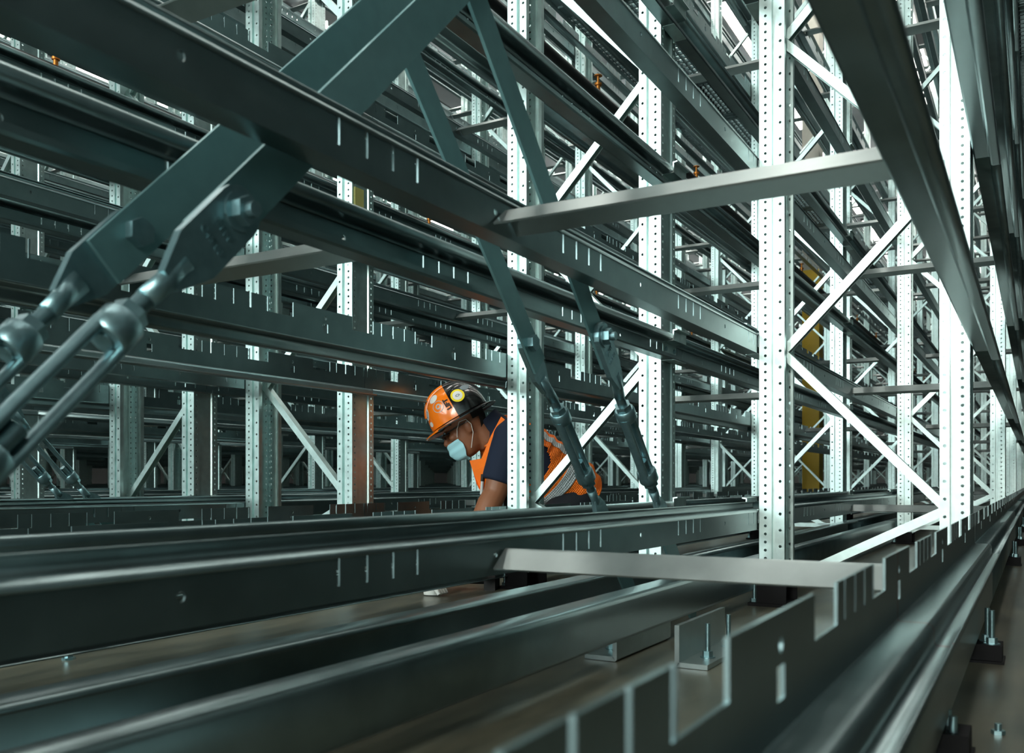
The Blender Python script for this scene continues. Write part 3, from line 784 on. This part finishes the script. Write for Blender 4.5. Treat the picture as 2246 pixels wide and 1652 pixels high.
# shirt: torso, collar and short sleeves
sh_ = MB(); ringtube(sh_, [[tsurf(t * 0.5, 2 * math.pi * k / 24, 1.0, 0.004) for k in range(24)] for t in range(0, 17)])
for key, (a, e, _) in ARM.items():
    a, e = Vector(a), Vector(e); sh_.tube([a.lerp(e, -0.25) + Vector((0.02, 0.02, 0)), a.lerp(e, -0.05), a.lerp(e, .25), a.lerp(e, .72), a.lerp(e, .80)], [0.068, 0.082, 0.080, 0.075, 0.071], 16); blob(sh_, tuple(a + Vector((0.01, 0.03, 0.005))), (0.095, 0.095, 0.085))
o = sh_.obj('shirt', M['navy'], wk, fix=True); remesh(o, 0.007)
mb = MB()                                                             # standing collar round the neck
cc = [Vector((-0.175, 0, 0.650)), Vector((-0.150, 0.005, 0.620)), Vector((-0.115, 0.01, 0.595))]
cax = (cc[2] - cc[0]).normalized(); cl = Vector((0, 1, 0)); cp = cax.cross(cl).normalized()
for rr, fl in ((0.0, 0), (0.006, 1)):
    rings = [[c + cp * (0.066 + 0.006 * i + rr) * math.cos(a) + cl * (0.066 + 0.008 * i + rr) * math.sin(a) for a in [2*math.pi*k/24 for k in range(24)]] for i, c in enumerate(cc)]
    vs = [p for r_ in rings for p in r_]; mb.add(vs, [(i*24+k, i*24+(k+1)%24, (i+1)*24+(k+1)%24, (i+1)*24+k) for i in range(2) for k in range(24)], True)
mb.obj('collar', M['navy'], wk)
# trousers, boots
tr = MB()
for key, (hp, kn, an) in LEG.items():
    hp, kn, an = map(Vector, (hp, kn, an))
    tr.tube([hp, hp.lerp(kn, .4), kn, kn.lerp(an, .35), kn.lerp(an, .9)], [0.098, 0.080, 0.062, 0.062, 0.050], 16)
ringtube(tr, [[tsurf(6.4 + t * 0.2, 2 * math.pi * k / 24, 1.0, 0.006) for k in range(24)] for t in range(0, 9)])
o = tr.obj('trousers', M['trous'], wk, fix=True); remesh(o, 0.008)
for key, (hp, kn, an) in LEG.items():
    an = Vector(an); mb = MB(); d = Vector((0.0, -0.02, -1)) if key == 'near' else Vector((-1, 0, 0))
    if key == 'near': mb.tube([an + Vector((-.05, 0, 0)), an + Vector((0.0, 0, -0.005)), an + Vector((0.04, 0, -0.02)), an + Vector((0.05, 0, -0.06))], [(0.050, 0.050), (0.052, 0.05), (0.05, 0.05), (0.045, 0.02)], 14)
    else:
        mb.tube([an + Vector((0, 0, 0.06)), an + Vector((0, 0, -0.02))], [0.052, 0.054], 14); mb.tube([an + Vector((0.06, 0, -0.045)), an + Vector((-0.05, 0, -0.040)), an + Vector((-0.15, 0, -0.052)), an + Vector((-0.19, 0, -0.060))], [(0.042, 0.038), (0.046, 0.044), (0.048, 0.032), (0.03, 0.018)], 14)
    mb.obj('boot', M['boot'], wk)
# vest with arm holes and reflective tape
def hole(c): 
    return ((c.x + 0.018) / 0.128) ** 2 + ((c.z - 0.478) / 0.112) ** 2 < 1
mb = MB(); tpatch(mb, 0.9, 7.95, 0, 2 * math.pi, 70, 96, 0.013, 0.005, keep=lambda c: not hole(c))
vest = mb.obj('vest', M['orange'], wk)
mb = MB()
xz = [(-.235, .473), (-.183, .481), (-.143, .576), (-.10, .660), (-.076, .640), (-.115, .546), (-.153, .457), (-.155, .367), (-.167, .309), (-.203, .373), (-.219, .427)]
ys = [-.10, -.14, -.15, -.115, -.13, -.175, -.185, -.17, -.15, -.14, -.12]; nn = len(xz)
mb.add([(x, y, z) for (x, z), y in zip(xz, ys)] + [(x, y + 0.014, z) for (x, z), y in zip(xz, ys)], [(0, 1, 6, 7, 8, 9, 10), (1, 2, 5, 6), (2, 3, 4, 5), (10+nn, 9+nn, 8+nn, 7+nn, 6+nn, 1+nn, nn), (6+nn, 5+nn, 2+nn, 1+nn), (5+nn, 4+nn, 3+nn, 2+nn)] + [(i, (i+1) % nn, (i+1) % nn + nn, i + nn) for i in range(nn)])
mb.obj('front_panel', M['orange'], vest, fix=True)
for (t0, t1, p0, p1, nt, npz) in ((5.6, 6.25, 0, 2 * math.pi, 6, 96), (1.2, 5.6, 0.52, 0.78, 40, 6), (1.2, 5.6, -0.78, -0.52, 40, 6), (0.95, 3.0, 2.0, 2.3, 24, 6), (6.25, 7.3, 1.9, 2.2, 12, 6)):
    mb = MB(); tpatch(mb, t0, t1, p0, p1, nt, npz, 0.0165, 0.003, keep=lambda c: not hole(c)); mb.obj('reflective_tape', M['silver'], vest)
mb = MB(); q4 = [(-.092, -.128, .630), (-.078, -.134, .612), (-.122, -.180, .524), (-.140, -.170, .540)]; mb.add(q4 + [(x, y + .004, z) for x, y, z in q4], [(0,1,2,3),(7,6,5,4),(0,4,5,1),(1,5,6,2),(2,6,7,3),(3,7,4,0)]); mb.v = [(x, y - .006, z) for x, y, z in mb.v]; mb.obj('reflective_tape', M['silver'], vest)
# hair
mb = MB(); N = 26
for i in range(8):
    for k in range(N):
        h0, h1 = -0.065 + 0.018 * i, -0.065 + 0.018 * (i + 1); lo = 2.0 if i > 3 else 2.35
        a0, a1 = lo + (2 * math.pi - 2 * lo) * k / N, lo + (2 * math.pi - 2 * lo) * (k + 1) / N
        q = [hpt(h0, a0, .006), hpt(h0, a1, .006), hpt(h1, a1, .007), hpt(h1, a0, .007)]; mb.add([HM @ p for p in q], [(0, 1, 2, 3)], True)
mb.obj('hair', M['hair'], wk)
# face mask with pleats and ear loops
mb = MB(); N = 22; K = 14
def mp_(i, k, o): 
    f = i / K; h = -0.036 - 0.098 * f; wdt = 1.02 + 0.22 * math.sin(math.pi * f); a = -wdt + 2 * wdt * k / N
    p = hpt(h, a, 0.008 + o + 0.002 * math.sin(f * 18)); bulge = math.exp(-(a / 0.45) ** 2); p.x += 0.012 * bulge * max(0, 1 - f * 1.1) + 0.012 * bulge * math.sin(math.pi * f)
    return HM @ p
for o_ in (0.0, 0.002):
    vs = [mp_(i, k, o_) for i in range(K + 1) for k in range(N + 1)]
    mb.add(vs, [(i*(N+1)+k, i*(N+1)+k+1, (i+1)*(N+1)+k+1, (i+1)*(N+1)+k) for i in range(K) for k in range(N)], True)
mk = mb.obj('face_mask', M['mask'], wk)
for s_ in (-1, 1):
    mb = MB(); mb.tube([HM @ Vector(p) for p in ((0.052, 0.072 * s_, -0.030), (0.035, 0.080 * s_, 0.0), (0.012, 0.083 * s_, 0.022), (-0.018, 0.083 * s_, 0.018), (-0.028, 0.082 * s_, -0.01), (-0.018, 0.079 * s_, -0.045), (0.022, 0.070 * s_, -0.098))], 0.0018, 6)
    mb.obj('ear_loop', M['white'], mk)
# safety glasses
mb = MB()
for s_ in (-1, 1):
    mb.tube([HM @ Vector(p) for p in ((0.100, 0.012 * s_, 0.002), (0.100, 0.034 * s_, 0.004), (0.082, 0.060 * s_, 0.004))], [(0.004, 0.014), (0.004, 0.017), (0.004, 0.014)], 10, ref=(0, 1, 0))
    mb.tube([HM @ Vector(p) for p in ((0.080, 0.064 * s_, 0.008), (0.02, 0.079 * s_, 0.010), (-0.02, 0.082 * s_, 0.006))], 0.003, 6)
mb.obj('safety_glasses', M['lens'], wk)
# hard hat: two-colour shell, full brim
A_, B_, H_, P_ = 0.134, 0.116, 0.150, 2.3
def hat(th, el, k=1.0):
    c, s_ = math.cos(el), math.sin(el); sg = lambda v: math.copysign(abs(v) ** (2 / P_), v)
    x = A_ * sg(math.cos(th)) * abs(c) ** (2 / P_); y = B_ * sg(math.sin(th)) * abs(c) ** (2 / P_); z = H_ * s_ ** (2 / P_)
    return Vector((x * k, y * k, 0.045 + z * k))
def shell(name, front):
    mb = MB(); n = 24; a0 = -math.pi / 2 if front else math.pi / 2
    for k in (1.0, 0.97):
        vs = [HM @ hat(a0 + math.pi * q / n, (math.pi / 2) * i / 16, k) for i in range(17) for q in range(n + 1)]
        mb.add(vs, [(i*(n+1)+q, i*(n+1)+q+1, (i+1)*(n+1)+q+1, (i+1)*(n+1)+q) for i in range(16) for q in range(n)], True)
    # raised centre ridge
    mb.tube([HM @ (hat(0 if front else math.pi, (math.pi / 2) * (0.25 + 0.75 * i / 10))) for i in range(11)], 0.012, 8)
    # brim
    lim = 0.95
    rng = (-lim, lim) if front else (lim, 2 * math.pi - lim)
    m = 30
    def br(q, j):
        a = rng[0] + (rng[1] - rng[0]) * q / m; ext = (0.0, 0.5, 1.0)[j]
        w_ = 0.036 + 0.006 * max(0, math.cos(a)); base = hat(a, 0.001)
        d = Vector((math.cos(a), math.sin(a), 0)); return base + d * w_ * ext - Vector((0, 0, 0.004 + 0.010 * ext * ext))
    vs = [HM @ br(q, j) for q in range(m + 1) for j in range(3)]; vs2 = [v - HM.to_3x3() @ Vector((0, 0, 0.004)) for v in vs]
    fs = [(q*3+j, q*3+j+1, q*3+3+j+1, q*3+3+j) for q in range(m) for j in range(2)]
    mb.add(vs, fs, True); mb.add(vs2, [f[::-1] for f in fs], True)
    mb.add([p for q in range(m + 1) for p in (vs[q*3+2], vs2[q*3+2])], [(2*q, 2*q+1, 2*q+3, 2*q+2) for q in range(m)], True)
    return mb.obj(name, M['hat_o'] if front else M['hat_b'], hh)
hh = MB(); hh.tube([HM @ Vector((x, 0, 0.06)) for x in (-0.1, -0.05, 0.05, 0.085)], [0.03, 0.07, 0.07, 0.04], 14); hh = hh.obj('hard_hat', M['hat_b'], wk)
shell('front_shell', True); shell('rear_shell', False)
def on_hat(f, up, lift=0.0015):
    z = up - 0.045; rem = 1 - abs(f / A_) ** P_ - abs(z / H_) ** P_; y = B_ * max(rem, 0.02) ** (1 / P_)
    nrm = Vector((math.copysign(abs(f / A_) ** (P_ - 1) / A_, f), (y / B_) ** (P_ - 1) / B_, (z / H_) ** (P_ - 1) / H_)).normalized()
    return Vector((f, y, up)) + nrm * lift, nrm
def disc(mb, f, up, ra, rb=None, lift=0.0015, ring=None, rot=0.0):
    rb = rb or ra; n = 20; c0 = []
    c, nm = on_hat(f, up); u = nm.cross(Vector((0, 0, 1))).normalized(); v = u.cross(nm)
    def proj(a, k):
        du = ra * k * math.cos(a); dv = rb * k * math.sin(a); p = c + u * (du * math.cos(rot) - dv * math.sin(rot)) + v * (du * math.sin(rot) + dv * math.cos(rot))
        q, n2 = on_hat(max(-A_ * .98, min(A_ * .98, p.x)), max(0.046, min(0.045 + H_ * .985, p.z)), lift); return HM @ q
    rad = [ring, 1.0] if ring else [0.0, 0.35, 0.7, 1.0]
    vs = [proj(2 * math.pi * k / n, r_) for r_ in rad for k in range(n)]
    mb.add(vs, [(i*n+k, i*n+(k+1)%n, (i+1)*n+(k+1)%n, (i+1)*n+k) for i in range(len(rad)-1) for k in range(n)], True)
for nm, mt, args in (('round_sticker', 'white', (0.058, 0.160, 0.021)), ('round_sticker', 'stk_y', (-0.038, 0.120, 0.030)), ('oval_sticker', 'stk_g', (-0.080, 0.138, 0.024, 0.014)), ('oval_sticker', 'white', (0.112, 0.118, 0.016, 0.026)), ('square_sticker', 'white', (0.117, 0.072, 0.013, 0.011))):
    mb = MB(); disc(mb, *args); mb.obj(nm, M[mt], hh)
mb = MB(); disc(mb, -0.038, 0.120, 0.021, lift=0.0022); mb.obj('sticker_print', M['white'], hh)
mb = MB(); disc(mb, -0.038, 0.120, 0.010, 0.006, lift=0.0028, ring=0.6); mb.obj('sticker_print', M['stk_g'], hh)
mb = MB(); disc(mb, 0.055, 0.120, 0.026, ring=0.90); disc(mb, 0.055, 0.120, 0.012, ring=0.6); mb.obj('ring_sticker', M['silver'], hh)
mb = MB(); disc(mb, 0.112, 0.118, 0.009, 0.016, lift=0.0024, ring=0.7); mb.obj('sticker_print', M['stk_g'], hh)
cu = bpy.data.curves.new('hat_lettering', 'FONT'); cu.body = 'LIFT'; cu.size = 0.028; cu.align_x = 'CENTER'; cu.extrude = 0.0008; cu.offset = 0.0012; cu.materials.append(M['ink'])
lt = place('lettering', text_mesh(cu), hh)
c, nm_ = on_hat(0.016, 0.110, 0.001); yv = Vector((1, 0, 0)); yv = (yv - nm_ * yv.dot(nm_)).normalized(); xv = yv.cross(nm_)
if xv.z < 0: pass
mt = Matrix((xv, yv, nm_)).transposed().to_4x4(); mt.translation = c - yv * 0.008
for v in lt.data.vertices:       # bend the letters to the shell
    p = mt @ v.co; q, _n = on_hat(p.x, max(0.047, min(0.19, p.z)), 0.0012 + 0.0012 * (v.co.z > 0)); v.co = HM @ q
# marker pen clipped to the vest
mb = MB(); mb.tube([(-0.178, -0.165, 0.385), (-0.182, -0.165, 0.330)], 0.007, 10); mb.obj('marker_pen', M['silver'], vest)
mb = MB(); mb.tube([(-0.176, -0.165, 0.415), (-0.178, -0.165, 0.385)], 0.008, 10); mb.obj('pen_cap', M['ink'], vest)

# ------------------------------------------------------------------ tools on the floor of the aisle
M['red'] = mat('red_plastic', (0.70, 0.12, 0.08), 0, 0.4)
dr = empty('power_drill', (2.70, 1.80, 0), R(200))
mb = MB(); mb.tube([(-0.09, 0, 0.045), (-0.08, 0, 0.045), (0.02, 0, 0.045), (0.05, 0, 0.045)], [0.025, 0.033, 0.033, 0.022], 14); mb.obj('motor_housing', M['red'], dr)
mb = MB(); mb.tube([(0.05, 0, 0.045), (0.09, 0, 0.045)], [0.022, 0.014], 12); mb.obj('chuck', M['ink'], dr)
mb = MB(); mb.tube([(-0.03, 0.02, 0.04), (-0.05, 0.08, 0.035), (-0.055, 0.12, 0.035)], [0.019, 0.017, 0.018], 12); mb.box((-0.10, 0.12, 0.0), (-0.01, 0.16, 0.07)); mb.obj('handle', M['ink'], dr)
tag(dr, 'red and black cordless drill lying on the floor below the lowest rails', 'drill')
cup = empty('glove', (2.545, 1.77, 0))
mb = MB(); mb.tube([(0, 0, 0.003), (0, 0, 0.03), (0.002, 0, 0.052), (0.0, 0, 0.058)], [(0.030, 0.022), (0.033, 0.026), (0.028, 0.020), (0.015, 0.010)], 14); mb.obj('palm', M['white'], cup)
for i in range(4):
    mb = MB(); mb.tube([(-0.022 + 0.014 * i, -0.015, 0.03), (-0.024 + 0.015 * i, -0.036, 0.022), (-0.024 + 0.015 * i, -0.046, 0.008)], [0.008, 0.0075, 0.006], 8); mb.obj('finger', M['white'], cup)
tag(cup, 'crumpled white work glove on the floor beside the red drill', 'glove')
